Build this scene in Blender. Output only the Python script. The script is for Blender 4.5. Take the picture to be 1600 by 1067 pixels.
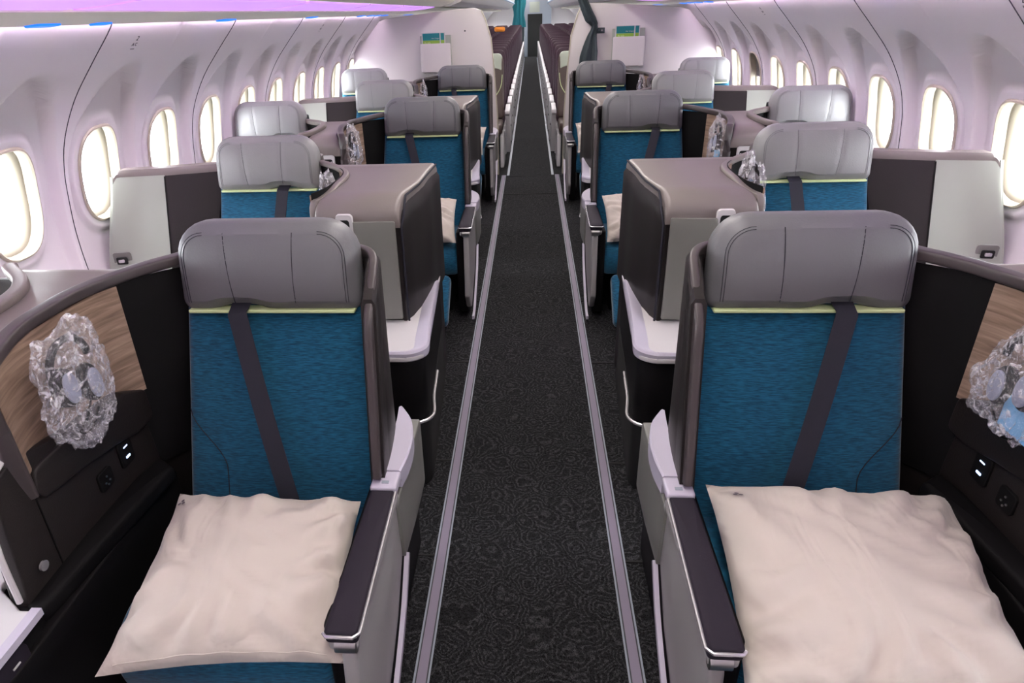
import bpy, bmesh, math, random
from math import sin, cos, pi, sqrt, radians
from mathutils import Vector, Matrix, noise
random.seed(7)
for o in list(bpy.data.objects): bpy.data.objects.remove(o, do_unlink=True)
SC = bpy.context.scene
COL = SC.collection

# ------------------------------------------------------------------ camera
F, CXP, CYP = 1023.94, 737.37, 533.56
YAW, PIT, ROL, CAMH = 0.09843, 0.46385, 0.040487, 1.55
fwd = Vector((-sin(YAW)*cos(PIT), cos(YAW)*cos(PIT), -sin(PIT)))
right = Vector((cos(YAW), sin(YAW), 0)); down = -right.cross(fwd)
r2 = right*cos(ROL)+down*sin(ROL); d2 = -right*sin(ROL)+down*cos(ROL)
cam_data = bpy.data.cameras.new('camera'); cam = bpy.data.objects.new('camera', cam_data); COL.objects.link(cam)
R3 = Matrix((r2, -d2, -fwd)).transposed()
cam.matrix_world = Matrix.Translation((0, 0, CAMH)) @ R3.to_4x4()
cam_data.sensor_width = 36; cam_data.lens = F/1600*36
cam_data.shift_x = (800-CXP)/1600; cam_data.shift_y = (CYP-533.5)/1600
cam_data.clip_start = .02; cam_data.clip_end = 400
SC.camera = cam

# ------------------------------------------------------------------ world, exposure
SC.view_settings.view_transform = 'Standard'; SC.view_settings.look = 'None'
SC.view_settings.gamma = 1; SC.view_settings.use_curve_mapping = False
SC.view_settings.exposure = 0.12
W = bpy.data.worlds.new('overcast'); SC.world = W; W.use_nodes = True
wn = W.node_tree.nodes; wl = W.node_tree.links
wn['Background'].inputs[0].default_value = (.93, .97, 1, 1)
wn['Background'].inputs[1].default_value = 36.0
LIGHT_CEIL = 12.0; LIGHT_COVE = .75; LIGHT_LINE = 55.0

# ------------------------------------------------------------------ materials
def mat(name, col, rough=.5, metal=0, bump=None, emit=None, spec=.5, sheen=0, coat=0):
    m = bpy.data.materials.new(name); m.use_nodes = True
    n = m.node_tree.nodes; l = m.node_tree.links; b = n['Principled BSDF']
    b.inputs['Base Color'].default_value = (*col, 1); b.inputs['Roughness'].default_value = rough
    b.inputs['Metallic'].default_value = metal; b.inputs['Specular IOR Level'].default_value = spec
    if sheen: b.inputs['Sheen Weight'].default_value = sheen
    if coat: b.inputs['Coat Weight'].default_value = coat
    if emit: b.inputs['Emission Color'].default_value = (*emit[0], 1); b.inputs['Emission Strength'].default_value = emit[1]
    if bump:
        sc, st, dist = bump
        tc = n.new('ShaderNodeTexCoord'); t = n.new('ShaderNodeTexNoise'); t.inputs['Scale'].default_value = sc; t.inputs['Detail'].default_value = 4
        bp = n.new('ShaderNodeBump'); bp.inputs['Strength'].default_value = st; bp.inputs['Distance'].default_value = dist
        l.new(tc.outputs['Object'], t.inputs['Vector']); l.new(t.outputs['Fac'], bp.inputs['Height']); l.new(bp.outputs['Normal'], b.inputs['Normal'])
    return m
def nodes(m): return m.node_tree.nodes, m.node_tree.links, m.node_tree.nodes['Principled BSDF']
M = {}
M['leather'] = mat('grey_leather', (.13, .13, .14), .42, bump=(220, .25, .002))
M['leather_lt'] = mat('light_grey_leather', (.23, .23, .235), .42, bump=(220, .25, .002))
M['taupe'] = mat('taupe_leather', (.175, .15, .142), .40, bump=(260, .2, .002))
M['darkleather'] = mat('dark_brown_leather', (.014, .011, .011), .45, spec=.28, bump=(260, .2, .002))
M['black'] = mat('black_plastic', (.005, .0045, .005), .6, spec=.12, bump=(300, .15, .001))
M['blackpad'] = mat('black_pad', (.014, .010, .018), .7, spec=.25, bump=(300, .2, .001))
M['gap'] = mat('shadow_gap_black', (.004, .004, .004), .8)
M['panel'] = mat('grey_panel', (.17, .17, .155), .38, bump=(400, .1, .001))
M['panel_lt'] = mat('pale_grey_panel', (.32, .345, .30), .35, bump=(400, .1, .001))
M['side'] = mat('pale_side_panel', (.30, .29, .29), .35)
M['bin_reflection'] = mat('blue_bin_edge_reflection', (.30, .45, .62), .3)  # blue light reflected on the economy bin edges, put into a colour
M['strip'] = mat('lavender_floor_strip', (.20, .17, .23), .5)
M['rim'] = mat('brown_rim_leather', (.050, .040, .042), .4)
M['lav'] = mat('lavender_grey_plastic', (.46, .43, .52), .38)
M['silver'] = mat('silver_trim', (.62, .61, .63), .25, metal=.7)
M['white'] = mat('white_laminate', (.55, .53, .54), .35)
M['wall'] = mat('cabin_sidewall_white', (.84, .79, .81), .45, bump=(500, .08, .001))
M['cream'] = mat('window_reveal_cream', (.50, .45, .35), .4)
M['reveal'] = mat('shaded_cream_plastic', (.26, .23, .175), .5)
M['bulk'] = mat('bulkhead_white', (.72, .67, .68), .5)
M['soffit'] = mat('soffit_beige', (.84, .81, .71), .5)
M['lime'] = mat('lime_piping', (.62, .72, .38), .5)
M['belt'] = mat('belt_webbing', (.022, .022, .032), .7, spec=.25, bump=(900, .5, .001))
M['steel'] = mat('brushed_steel', (.5, .5, .5), .3, metal=1)
M['econ'] = mat('aubergine_leather', (.036, .014, .026), .5, spec=.3, bump=(150, .3, .003))
M['econ_back'] = mat('brown_seat_cover', (.06, .038, .032), .5, bump=(150, .3, .003))
M['econ_grey'] = mat('sage_headrest_vinyl', (.36, .40, .33), .4)
M['econ_arm'] = mat('economy_armrest_white', (.62, .60, .62), .4)
M['teal'] = mat('teal_curtain_cloth', (.004, .13, .16), .8)
M['darkcurtain'] = mat('dark_curtain_cloth', (.020, .032, .040), .6, bump=(60, .4, .01))
M['orange'] = mat('orange_cloth', (.80, .25, .02), .6)
M['bluecard'] = mat('light_blue_card', (.16, .42, .70), .5)
M['purple_l'] = mat('violet_cove_light', (.5, .3, .6), .5, emit=((.62, .28, .92), LIGHT_COVE))
M['line_l'] = mat('pink_wash_light', (.5, .4, .6), .5, emit=((.94, .74, .98), LIGHT_LINE))
M['blue_l'] = mat('blue_reading_light', (0, .1, .8), .5, emit=((.01, .16, 1.0), 1.3))
M['white_l'] = mat('ceiling_wash_light', (.8, .8, .8), .5, emit=((1, .93, .90), LIGHT_CEIL))
M['usb'] = mat('usb_glow', (.5, .6, .9), .5, emit=((.45, .6, 1.0), 2.5))
M['foam'] = mat('grey_ear_pad', (.30, .32, .42), .6)
M['concrete'] = mat('apron_concrete', (.55, .56, .58), .8)
M['engine'] = mat('engine_cowl_grey', (.25, .28, .33), .4)
M['mark'] = mat('dark_print', (.03, .03, .04), .6)
M['markgrey'] = mat('embroidered_mark', (.16, .13, .15), .7)
M['greenprint'] = mat('green_print', (.25, .42, .05), .5)
M['tealprint'] = mat('teal_print', (.0, .17, .19), .5)

def fabric(name, c1, c2, sheen=.3):
    m = mat(name, c1, .85, sheen=sheen, spec=.2); n, l, b = nodes(m)
    tc = n.new('ShaderNodeTexCoord'); mp = n.new('ShaderNodeMapping'); mp.inputs['Scale'].default_value = (45, 45, 420)
    t = n.new('ShaderNodeTexNoise'); t.inputs['Scale'].default_value = 1.0; t.inputs['Detail'].default_value = 3
    cr = n.new('ShaderNodeValToRGB'); cr.color_ramp.elements[0].position = .36; cr.color_ramp.elements[1].position = .64
    cr.color_ramp.elements[0].color = (*c1, 1); cr.color_ramp.elements[1].color = (*c2, 1)
    bp = n.new('ShaderNodeBump'); bp.inputs['Strength'].default_value = .35; bp.inputs['Distance'].default_value = .002
    l.new(tc.outputs['Object'], mp.inputs['Vector']); l.new(mp.outputs['Vector'], t.inputs['Vector'])
    l.new(t.outputs['Fac'], cr.inputs['Fac']); l.new(cr.outputs['Color'], b.inputs['Base Color'])
    l.new(t.outputs['Fac'], bp.inputs['Height']); l.new(bp.outputs['Normal'], b.inputs['Normal'])
    return m
M['blue'] = fabric('petrol_blue_weave', (.002, .044, .092), (.007, .110, .200))
# wood
def wood():
    m = mat('walnut_laminate', (.3, .2, .14), .35); n, l, b = nodes(m)
    tc = n.new('ShaderNodeTexCoord'); mp = n.new('ShaderNodeMapping'); mp.inputs['Scale'].default_value = (3, 3, 38)
    t = n.new('ShaderNodeTexNoise'); t.inputs['Scale'].default_value = 2.2; t.inputs['Detail'].default_value = 6; t.inputs['Distortion'].default_value = .6
    cr = n.new('ShaderNodeValToRGB'); cr.color_ramp.elements[0].position = .3; cr.color_ramp.elements[1].position = .72
    cr.color_ramp.elements[0].color = (.13, .080, .055, 1); cr.color_ramp.elements[1].color = (.37, .26, .195, 1)
    l.new(tc.outputs['Object'], mp.inputs['Vector']); l.new(mp.outputs['Vector'], t.inputs['Vector'])
    l.new(t.outputs['Fac'], cr.inputs['Fac']); l.new(cr.outputs['Color'], b.inputs['Base Color']); return m
M['wood'] = wood()
def carpet():
    m = mat('charcoal_swirl_carpet', (.02, .02, .02), .95, spec=.15); n, l, b = nodes(m)
    tc = n.new('ShaderNodeTexCoord')
    v = n.new('ShaderNodeTexVoronoi'); v.inputs['Scale'].default_value = 10
    mu = n.new('ShaderNodeMath'); mu.operation = 'MULTIPLY'; mu.inputs[1].default_value = 48
    t = n.new('ShaderNodeTexNoise'); t.inputs['Scale'].default_value = 30; t.inputs['Detail'].default_value = 8; t.inputs['Roughness'].default_value = .7
    tm = n.new('ShaderNodeMath'); tm.operation = 'MULTIPLY_ADD'; tm.inputs[1].default_value = 14
    sn = n.new('ShaderNodeMath'); sn.operation = 'SINE'
    cr = n.new('ShaderNodeValToRGB'); cr.color_ramp.elements[0].position = .0; cr.color_ramp.elements[1].position = 1.0
    cr.color_ramp.elements[0].color = (.022, .022, .024, 1); cr.color_ramp.elements[1].color = (.064, .065, .068, 1)
    t2 = n.new('ShaderNodeTexNoise'); t2.inputs['Scale'].default_value = 190; t2.inputs['Detail'].default_value = 3; t2.inputs['Distortion'].default_value = 1.5
    mx = n.new('ShaderNodeMix'); mx.data_type = 'RGBA'; mx.blend_type = 'MULTIPLY'; mx.inputs['Factor'].default_value = 1
    bp = n.new('ShaderNodeBump'); bp.inputs['Strength'].default_value = .8; bp.inputs['Distance'].default_value = .004
    wn_ = n.new('ShaderNodeTexNoise'); wn_.inputs['Scale'].default_value = 14; wn_.inputs['Detail'].default_value = 3; wm = n.new('ShaderNodeVectorMath'); wm.operation = 'MULTIPLY_ADD'; wm.inputs[1].default_value = (.07, .07, .0); l.new(tc.outputs['Object'], wn_.inputs['Vector']); l.new(wn_.outputs['Color'], wm.inputs[0]); l.new(tc.outputs['Object'], wm.inputs[2]); l.new(wm.outputs[0], v.inputs['Vector']); l.new(tc.outputs['Object'], t.inputs['Vector']); l.new(tc.outputs['Object'], t2.inputs['Vector'])
    l.new(v.outputs['Distance'], mu.inputs[0]); l.new(t.outputs['Fac'], tm.inputs[0]); l.new(mu.outputs[0], tm.inputs[2])
    l.new(tm.outputs[0], sn.inputs[0]); l.new(sn.outputs[0], cr.inputs['Fac'])
    l.new(cr.outputs['Color'], mx.inputs['A']); cr2 = n.new('ShaderNodeValToRGB'); cr2.color_ramp.elements[0].position = .40; cr2.color_ramp.elements[1].position = .60; cr2.color_ramp.elements[0].color = (.12, .12, .13, 1); cr2.color_ramp.elements[1].color = (1, 1, 1, 1); l.new(t2.outputs['Fac'], cr2.inputs['Fac']); l.new(cr2.outputs['Color'], mx.inputs['B'])
    l.new(mx.outputs['Result'], b.inputs['Base Color']); l.new(t2.outputs['Fac'], bp.inputs['Height']); l.new(bp.outputs['Normal'], b.inputs['Normal'])
    return m
M['carpet'] = carpet()
def cloth():
    m = mat('pillowcase_cotton', (.53, .475, .425), .85, spec=.2, sheen=.2); n, l, b = nodes(m)
    tc = n.new('ShaderNodeTexCoord'); mp = n.new('ShaderNodeMapping'); mp.inputs['Scale'].default_value = (5, 2.0, 5); mp.inputs['Rotation'].default_value = (0, 0, .5)
    t = n.new('ShaderNodeTexNoise'); t.inputs['Scale'].default_value = 1.6; t.inputs['Detail'].default_value = 2.5; t.inputs['Distortion'].default_value = 1.2
    bp = n.new('ShaderNodeBump'); bp.inputs['Strength'].default_value = .55; bp.inputs['Distance'].default_value = .03
    l.new(tc.outputs['Object'], mp.inputs['Vector']); l.new(mp.outputs['Vector'], t.inputs['Vector'])
    l.new(t.outputs['Fac'], bp.inputs['Height']); l.new(bp.outputs['Normal'], b.inputs['Normal']); return m
M['pillow'] = cloth()
def film():
    m = bpy.data.materials.new('clear_plastic_film'); m.use_nodes = True; n = m.node_tree.nodes; l = m.node_tree.links
    n.remove(n['Principled BSDF']); out = n['Material Output']
    tr = n.new('ShaderNodeBsdfTransparent'); tr.inputs[0].default_value = (.95, .95, .97, 1)
    gl = n.new('ShaderNodeBsdfGlossy'); gl.inputs['Roughness'].default_value = .12; gl.inputs[0].default_value = (1, 1, 1, 1)
    di = n.new('ShaderNodeBsdfDiffuse'); di.inputs[0].default_value = (.9, .88, .95, 1)
    t = n.new('ShaderNodeTexNoise'); t.inputs['Scale'].default_value = 45; t.inputs['Detail'].default_value = 4; t.inputs['Distortion'].default_value = 2
    tc = n.new('ShaderNodeTexCoord'); bp = n.new('ShaderNodeBump'); bp.inputs['Strength'].default_value = 1; bp.inputs['Distance'].default_value = .01
    cr = n.new('ShaderNodeValToRGB'); cr.color_ramp.elements[0].position = .5; cr.color_ramp.elements[1].position = .66
    cr.color_ramp.elements[0].color = (.14, .14, .14, 1); cr.color_ramp.elements[1].color = (.72, .72, .72, 1)
    m1 = n.new('ShaderNodeMixShader'); m1.inputs[0].default_value = .45; m2 = n.new('ShaderNodeMixShader')
    l.new(tc.outputs['Object'], t.inputs['Vector']); l.new(t.outputs['Fac'], bp.inputs['Height']); l.new(bp.outputs['Normal'], gl.inputs['Normal'])
    l.new(t.outputs['Fac'], cr.inputs['Fac']); l.new(cr.outputs['Color'], m2.inputs[0])
    l.new(di.outputs[0], m1.inputs[1]); l.new(gl.outputs[0], m1.inputs[2]); l.new(tr.outputs[0], m2.inputs[1]); l.new(m1.outputs[0], m2.inputs[2])
    l.new(m2.outputs[0], out.inputs['Surface']); return m
M['film'] = film()
def glass():
    m = bpy.data.materials.new('window_pane_glass'); m.use_nodes = True; n = m.node_tree.nodes; l = m.node_tree.links
    n.remove(n['Principled BSDF']); out = n['Material Output']
    tr = n.new('ShaderNodeBsdfTransparent'); gl = n.new('ShaderNodeBsdfGlossy'); gl.inputs['Roughness'].default_value = .02
    mx = n.new('ShaderNodeMixShader'); mx.inputs[0].default_value = .06
    l.new(tr.outputs[0], mx.inputs[1]); l.new(gl.outputs[0], mx.inputs[2]); l.new(mx.outputs[0], out.inputs['Surface']); return m
M['glass'] = glass()

# ------------------------------------------------------------------ mesh helpers
class MB:
    def __init__(s): s.v = []; s.f = []
    def add(s, vs, fs):
        k = len(s.v); s.v += [tuple(v) for v in vs]; s.f += [tuple(i+k for i in f) for f in fs]; return s
    def loft(s, rings, closed=True, cap=True):
        n = len(rings[0]); vs = [p for r in rings for p in r]; fs = []
        for i in range(len(rings)-1):
            for j in range(n if closed else n-1):
                a = i*n+j; b = i*n+(j+1) % n; fs.append((a, b, b+n, a+n))
        if cap and closed: fs.append(tuple(range(n))); fs.append(tuple(range((len(rings)-1)*n, len(rings)*n)))
        return s.add(vs, fs)
    def box(s, x0, x1, y0, y1, z0, z1, r=0.0):
        if r <= 0:
            v = [(x, y, z) for x in (x0, x1) for y in (y0, y1) for z in (z0, z1)]
            return s.add(v, [(0, 1, 3, 2), (4, 6, 7, 5), (0, 4, 5, 1), (2, 3, 7, 6), (0, 2, 6, 4), (1, 5, 7, 3)])
        out = rrect(x1-x0, y1-y0, r*1.2, 4)
        cx, cy = (x0+x1)/2, (y0+y1)/2
        return s.slab([(a+cx, b+cy) for a, b in out], z1-z0, r, (0, 0, z1), (1, 0, 0), (0, 1, 0), (0, 0, 1))
    def slab(s, out, th, r, O, A, Bv, N, bulge=0, bback=0, seg=3, inner=4, fn=None, alt=None):
        O, A, Bv, N = Vector(O), Vector(A), Vector(Bv), Vector(N)
        cx = sum(p[0] for p in out)/len(out); cy = sum(p[1] for p in out)/len(out); n = len(out)
        nor = []
        for i in range(n):
            p, q = out[i-1], out[(i+1) % n]; dx, dy = q[0]-p[0], q[1]-p[1]; L = sqrt(dx*dx+dy*dy) or 1; nor.append((-dy/L, dx/L))
        ar = sum(out[i-1][0]*out[i][1]-out[i][0]*out[i-1][1] for i in range(n))
        sg = 1 if ar > 0 else -1
        def ring(ins, d, t=0, bl=0):
            R = []
            for i in range(n):
                a = out[i][0]+sg*nor[i][0]*ins; b = out[i][1]+sg*nor[i][1]*ins
                if alt and t > 0:
                    m_ = min(1, t*4); a += (alt[i][0]-out[i][0])*m_; b += (alt[i][1]-out[i][1])*m_
                a = a+(cx-a)*t; b = b+(cy-b)*t
                dd = d+(fn(a, b) if fn and bl >= 0 and d > -th/2 else 0)*(1 if d > -1e-6 else 0)
                R.append(O+A*a+Bv*b+N*dd)
            return R
        rings = []
        if bback or inner:
            for k in range(inner, 0, -1):
                t = k/(inner+.35); rings.append(ring(r, -th-bback*(1-(1-t)**2), t, -1))
        for k in range(seg+1):
            a = k/seg*pi/2; rings.append(ring(r*(1-sin(a)), -th+r*(1-cos(a)), 0, -1))
        for k in range(seg+1):
            a = pi/2-k/seg*pi/2; rings.append(ring(r*(1-sin(a)), -r*(1-cos(a)), 0))
        for k in range(1, inner+1):
            t = k/(inner+.35); rings.append(ring(r, bulge*(1-(1-t)**2), t))
        return s.loft(rings)
    def tube(s, path, r, seg=8, cap=True):
        rings = []; P = [Vector(p) for p in path]; up = Vector((0, 0, 1)); last = None
        for i, p in enumerate(P):
            t = (P[min(i+1, len(P)-1)]-P[max(i-1, 0)]).normalized()
            a = last if last is not None else (up if abs(t.dot(up)) < .9 else Vector((1, 0, 0)))
            a = (a-t*a.dot(t)).normalized(); b = t.cross(a); last = a
            rr = r[i] if isinstance(r, (list, tuple)) else r
            rings.append([p+(a*cos(2*pi*k/seg)+b*sin(2*pi*k/seg))*rr for k in range(seg)])
        return s.loft(rings, cap=cap)
    def sweep(s, path, sec, up=(0, 0, 1)):
        """sec: list of (a along side vector, b along up)"""
        rings = []; P = [Vector(p) for p in path]; U = Vector(up)
        for i, p in enumerate(P):
            t = (P[min(i+1, len(P)-1)]-P[max(i-1, 0)]).normalized()
            sd = t.cross(U).normalized(); u2 = sd.cross(t)
            rings.append([p+sd*a+u2*b for a, b in sec])
        return s.loft(rings)
    def build(s, name, m, parent=None, side=1, smooth=True, angle=40, sub=0, kind=None):
        me = bpy.data.meshes.new(name); me.from_pydata([(v[0]*side, v[1], v[2]) for v in s.v], [], s.f)
        bm = bmesh.new(); bm.from_mesh(me); bmesh.ops.remove_doubles(bm, verts=bm.verts, dist=1e-5)
        bmesh.ops.recalc_face_normals(bm, faces=bm.faces); bm.to_mesh(me); bm.free()
        if smooth:
            me.shade_smooth(); me.set_sharp_from_angle(angle=radians(angle))
        me.materials.append(M[m] if isinstance(m, str) else m)
        o = bpy.data.objects.new(name, me); COL.objects.link(o)
        if parent: o.parent = parent
        if kind: o['kind'] = kind
        if sub:
            md = o.modifiers.new('smooth', 'SUBSURF'); md.levels = sub; md.render_levels = sub
        return o
def rrect(w, h, r, seg=5):
    """rounded rectangle, r one value or (br, tr, tl, bl); CCW"""
    rs = r if isinstance(r, (tuple, list)) else (r,)*4
    cs = [(w/2, -h/2, -90), (w/2, h/2, 0), (-w/2, h/2, 90), (-w/2, -h/2, 180)]; out = []
    for (x, y, a0), rr in zip(cs, rs):
        sx, sy = (1 if x > 0 else -1), (1 if y > 0 else -1); cx, cy = x-sx*rr, y-sy*rr
        for k in range(seg+1):
            a = radians(a0+90*k/seg); out.append((cx+rr*cos(a), cy+rr*sin(a)))
    return densify(out, .05)
def densify(pts, d, closed=True):
    out = []; n = len(pts)
    for i in range(n if closed else n-1):
        p, q = pts[i], pts[(i+1) % n]; L = math.dist(p, q); k = max(1, int(L/d))
        for j in range(k): out.append(tuple(p[c]+(q[c]-p[c])*j/k for c in range(len(p))))
    if not closed: out.append(tuple(pts[-1]))
    return out
def spline(pts, n=6):
    P = [Vector(p) for p in pts]; out = []
    for i in range(len(P)-1):
        p0, p1, p2, p3 = P[max(i-1, 0)], P[i], P[i+1], P[min(i+2, len(P)-1)]
        for k in range(n):
            t = k/n; out.append(.5*((2*p1)+(-p0+p2)*t+(2*p0-5*p1+4*p2-p3)*t*t+(-p0+3*p1-3*p2+p3)*t**3))
    out.append(P[-1]); return out
def rpoly(pts, rads, seg=5):
    n = len(pts); out = []
    for i in range(n):
        p = Vector(pts[i]); a = Vector(pts[i-1])-p; b = Vector(pts[(i+1) % n])-p; r = rads[i] if isinstance(rads, (list, tuple)) else rads
        if r <= 0: out.append(tuple(p)); continue
        th = a.angle(b); L = min(r/math.tan(th/2), a.length*.49, b.length*.49)
        q0 = p+a.normalized()*L; q1 = p+b.normalized()*L
        for k in range(seg+1):
            t = k/seg; out.append(tuple(q0*(1-t)**2+p*2*t*(1-t)+q1*t*t))
    return out
def empty(name, loc=(0, 0, 0)):
    o = bpy.data.objects.new(name, None); o.empty_display_size = .1; COL.objects.link(o); o.location = loc; return o
def tag(o, label=None, cat=None, group=None, kind=None):
    if label: o['label'] = label
    if cat: o['category'] = cat
    if group: o['group'] = group
    if kind: o['kind'] = kind
    return o
def copy_tree(o, parent=None):
    c = o.copy(); COL.objects.link(c); c.parent = parent
    for ch in list(o.children): copy_tree(ch, c)
    return c
def text_mesh(name, txt, size, m, parent, mw, align='CENTER', depth=.0004):
    cu = bpy.data.curves.new(name, 'FONT'); cu.body = txt; cu.size = size; cu.extrude = depth; cu.align_x = align; cu.align_y = 'CENTER'
    t = bpy.data.objects.new(name+'_curve', cu); COL.objects.link(t); bpy.context.view_layer.update()
    me = bpy.data.meshes.new_from_object(t.evaluated_get(bpy.context.evaluated_depsgraph_get()))
    bpy.data.objects.remove(t, do_unlink=True); me.transform(mw); me.materials.clear(); me.materials.append(M[m])
    o = bpy.data.objects.new(name, me); COL.objects.link(o); o.parent = parent; return o

SN = {-1: 'left', 1: 'right'}
D = [1.4406, 2.691, 3.968, 5.157, 6.47]      # depth of each seat row's headrest front
AIS, SGL, WIN = (.411, .861), (.880, 1.3225), (1.339, 1.776)

# ------------------------------------------------------------------ sidewall profile and shell
PROF = [(1.418, 1.612), (1.44, 1.56), (1.55, 1.44), (1.655, 1.32), (1.735, 1.19), (1.775, 1.08), (1.795, .97), (1.81, .80), (1.80, .6), (1.75, .35), (1.66, .12), (1.58, -.02)]
PS = spline([(a, b, 0) for a, b in PROF], 8)
PL = [0.0]
for i in range(1, len(PS)): PL.append(PL[-1]+(PS[i]-PS[i-1]).length)
def prof_s(t):
    t = max(0, min(PL[-1], t))
    for i in range(1, len(PL)):
        if t <= PL[i]:
            k = (t-PL[i-1])/(PL[i]-PL[i-1]); p = PS[i-1].lerp(PS[i], k); d = (PS[i]-PS[i-1]).normalized(); return p.x, p.y, d
def s_of_z(z):
    for i in range(1, len(PS)):
        if PS[i].y <= z:
            k = (PS[i-1].y-z)/(PS[i-1].y-PS[i].y); return PL[i-1]+k*(PL[i]-PL[i-1])
    return PL[-1]
def wallpt(y, t, out=0):
    x, z, d = prof_s(t); nx, nz = -d.y, d.x          # outward normal
    if nx < 0: nx, nz = -nx, -nz
    return (x+nx*out, y, z+nz*out)
WC = s_of_z(1.00); WP = .533; WY0 = 2.135
def sstep(e0, e1, x):
    t = max(0, min(1, (x-e0)/(e1-e0))); return t*t*(3-2*t)
def disp(dy, ds):
    """sidewall relief round one window: tall scalloped recess that fades out above the window, and a low bezel"""
    up = -ds
    if up > 0: w = .245*(1-(min(up, .50)/.52)**2.2); top = 1-sstep(.40, .50, up)
    else: w = .245; top = 1-sstep(.30, .55, -up)
    w = max(w, .02)
    rec = (1-sstep(w-.022, w, abs(dy)))*top*.046
    e = ((abs(dy)/.185)**2.6+(abs(ds)/.245)**2.6)**(1/2.6)
    bez = (1-sstep(.90, 1.0, e))*.018
    return rec-bez*1.0
def make_wall(side):
    b = MB(); NT = 96
    T0, T1 = 0.0, PL[-1]
    def bay(yc, NT=96, K=46):
        hy = WP/2
        def rect(a):
            c, s_ = cos(a), sin(a); lim = T1-WC if s_ > 0 else WC-T0
            k = min(hy/abs(c) if abs(c) > 1e-6 else 1e9, lim/abs(s_) if abs(s_) > 1e-6 else 1e9)
            return c*k, s_*k
        angs = sorted(set([2*pi*k/NT for k in range(NT)]+[math.atan2(sy, sx) % (2*pi) for sx, sy in ((hy, T1-WC), (-hy, T1-WC), (-hy, T0-WC), (hy, T0-WC))]))
        rings = []
        for k in range(K+1):
            t = (k/K)**1.25; R = []
            for a in angs:
                c, s_ = cos(a), sin(a); n_ = 2.7
                q = 1/((abs(c)/.128)**n_+(abs(s_)/.182)**n_)**(1/n_); ox, oy = c*q, s_*q
                rx, ry = rect(a); y_, t_ = ox+(rx-ox)*t, oy+(ry-oy)*t
                R.append(wallpt(yc+y_, WC+t_, disp(y_, t_)))
            rings.append(R)
        b.loft(rings, cap=False)
    for i in WINS: bay(WY0+WP*i)
    for i in range(WINS[-1]+1, 48): bay(WY0+WP*i, 28, 7)
    for (ya, yb) in ((-1.2, WY0+WP*(WINS[0]-.5)), (WY0+WP*47.5, 28.0)):
        rings = [[wallpt(y, PL[-1]*k/24, 0) for k in range(25)] for y in (ya, yb)]
        b.loft(rings, closed=False, cap=False)
    w = b.build('wall_'+SN[side], 'wall', None, side, angle=60, kind='structure')
    return w
WINS = list(range(-4, 11))
def superell(a, b, n_, k, seg=48):
    return [(k*a*math.copysign(abs(cos(t))**(2/n_), cos(t)), k*b*math.copysign(abs(sin(t))**(2/n_), sin(t))) for t in [2*pi*j/seg for j in range(seg)]]
wcount = 0
def make_window(side, i, shade):
    global wcount; wcount += 1
    yc = WY0+WP*i
    e = empty('window_%d' % wcount, (0, yc, 0)); tag(e, kind='structure')
    def ring(a, b_, out, n_=2.7): return [wallpt(p, WC+q, out) for p, q in superell(a, b_, n_, 1)]
    base = disp(.128, 0)
    b = MB().loft([ring(.142, .197, base-.002), ring(.139, .194, base-.009), ring(.133, .188, base-.011), ring(.128, .183, base-.004)], cap=False)
    b.build('window_bezel', 'cream', e, side)
    b = MB().loft([ring(.128, .183, base-.004), ring(.125, .180, base+.030), ring(.118, .172, base+.034), ring(.108, .160, base+.050), ring(.098, .148, base+.085)], cap=False)
    b.build('window_reveal', 'reveal', e, side)
    r = ring(.100, .150, base+.083); MB().add(r, [tuple(range(len(r)))]).build('window_pane', 'glass', e, side)
    # shade: rounded sheet whose lower edge shows
    low = .165 if not shade else .165-.33*shade
    pts = []
    for j in range(13):
        a = -.118+.236*j/12
        pts.append(a)
    top = [wallpt(a, WC-.172*(1-(abs(a)/.13)**3)**.4 if abs(a) < .129 else WC, base+.0385) for a in pts]
    mid = [wallpt(a, min(WC-low+.0*(a/.118)**2, WC+.165), base+.0385) for a in pts]
    MB().loft([top, mid], closed=False, cap=False).build('window_shade', 'lav' if not shade else 'panel', e, side)
    MB().sweep([mid[k] for k in range(1, 12)], [(-.004, -.006), (.004, -.006), (.004, .006), (-.004, .006)], up=(1, 0, 0)).build('shade_handle', 'lav', e, side)
for side in (-1, 1):
    make_wall(side)
    for i in WINS: make_window(side, i, .5 if (side == 1 and i == 7) else 0)
# panel seams
tn = 0
def trim(b, m, side=1, angle=40):
    global tn; tn += 1; return b.build('trim_%d' % tn, m, None, side, kind='structure', angle=angle)
for side in (-1, 1):
    for k in range(-3, 13, 2):
        y = WY0+WP*(k+.5-1)
        if y < .2 or y > 7.0: continue
        sec = [wallpt(y, PL[-1]*j/40*.75, disp(WP/2, PL[-1]*j/40*.75-WC)-.0005) for j in range(41)]
        trim(MB().tube(sec, .0020, 6), 'mark', side)
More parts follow.
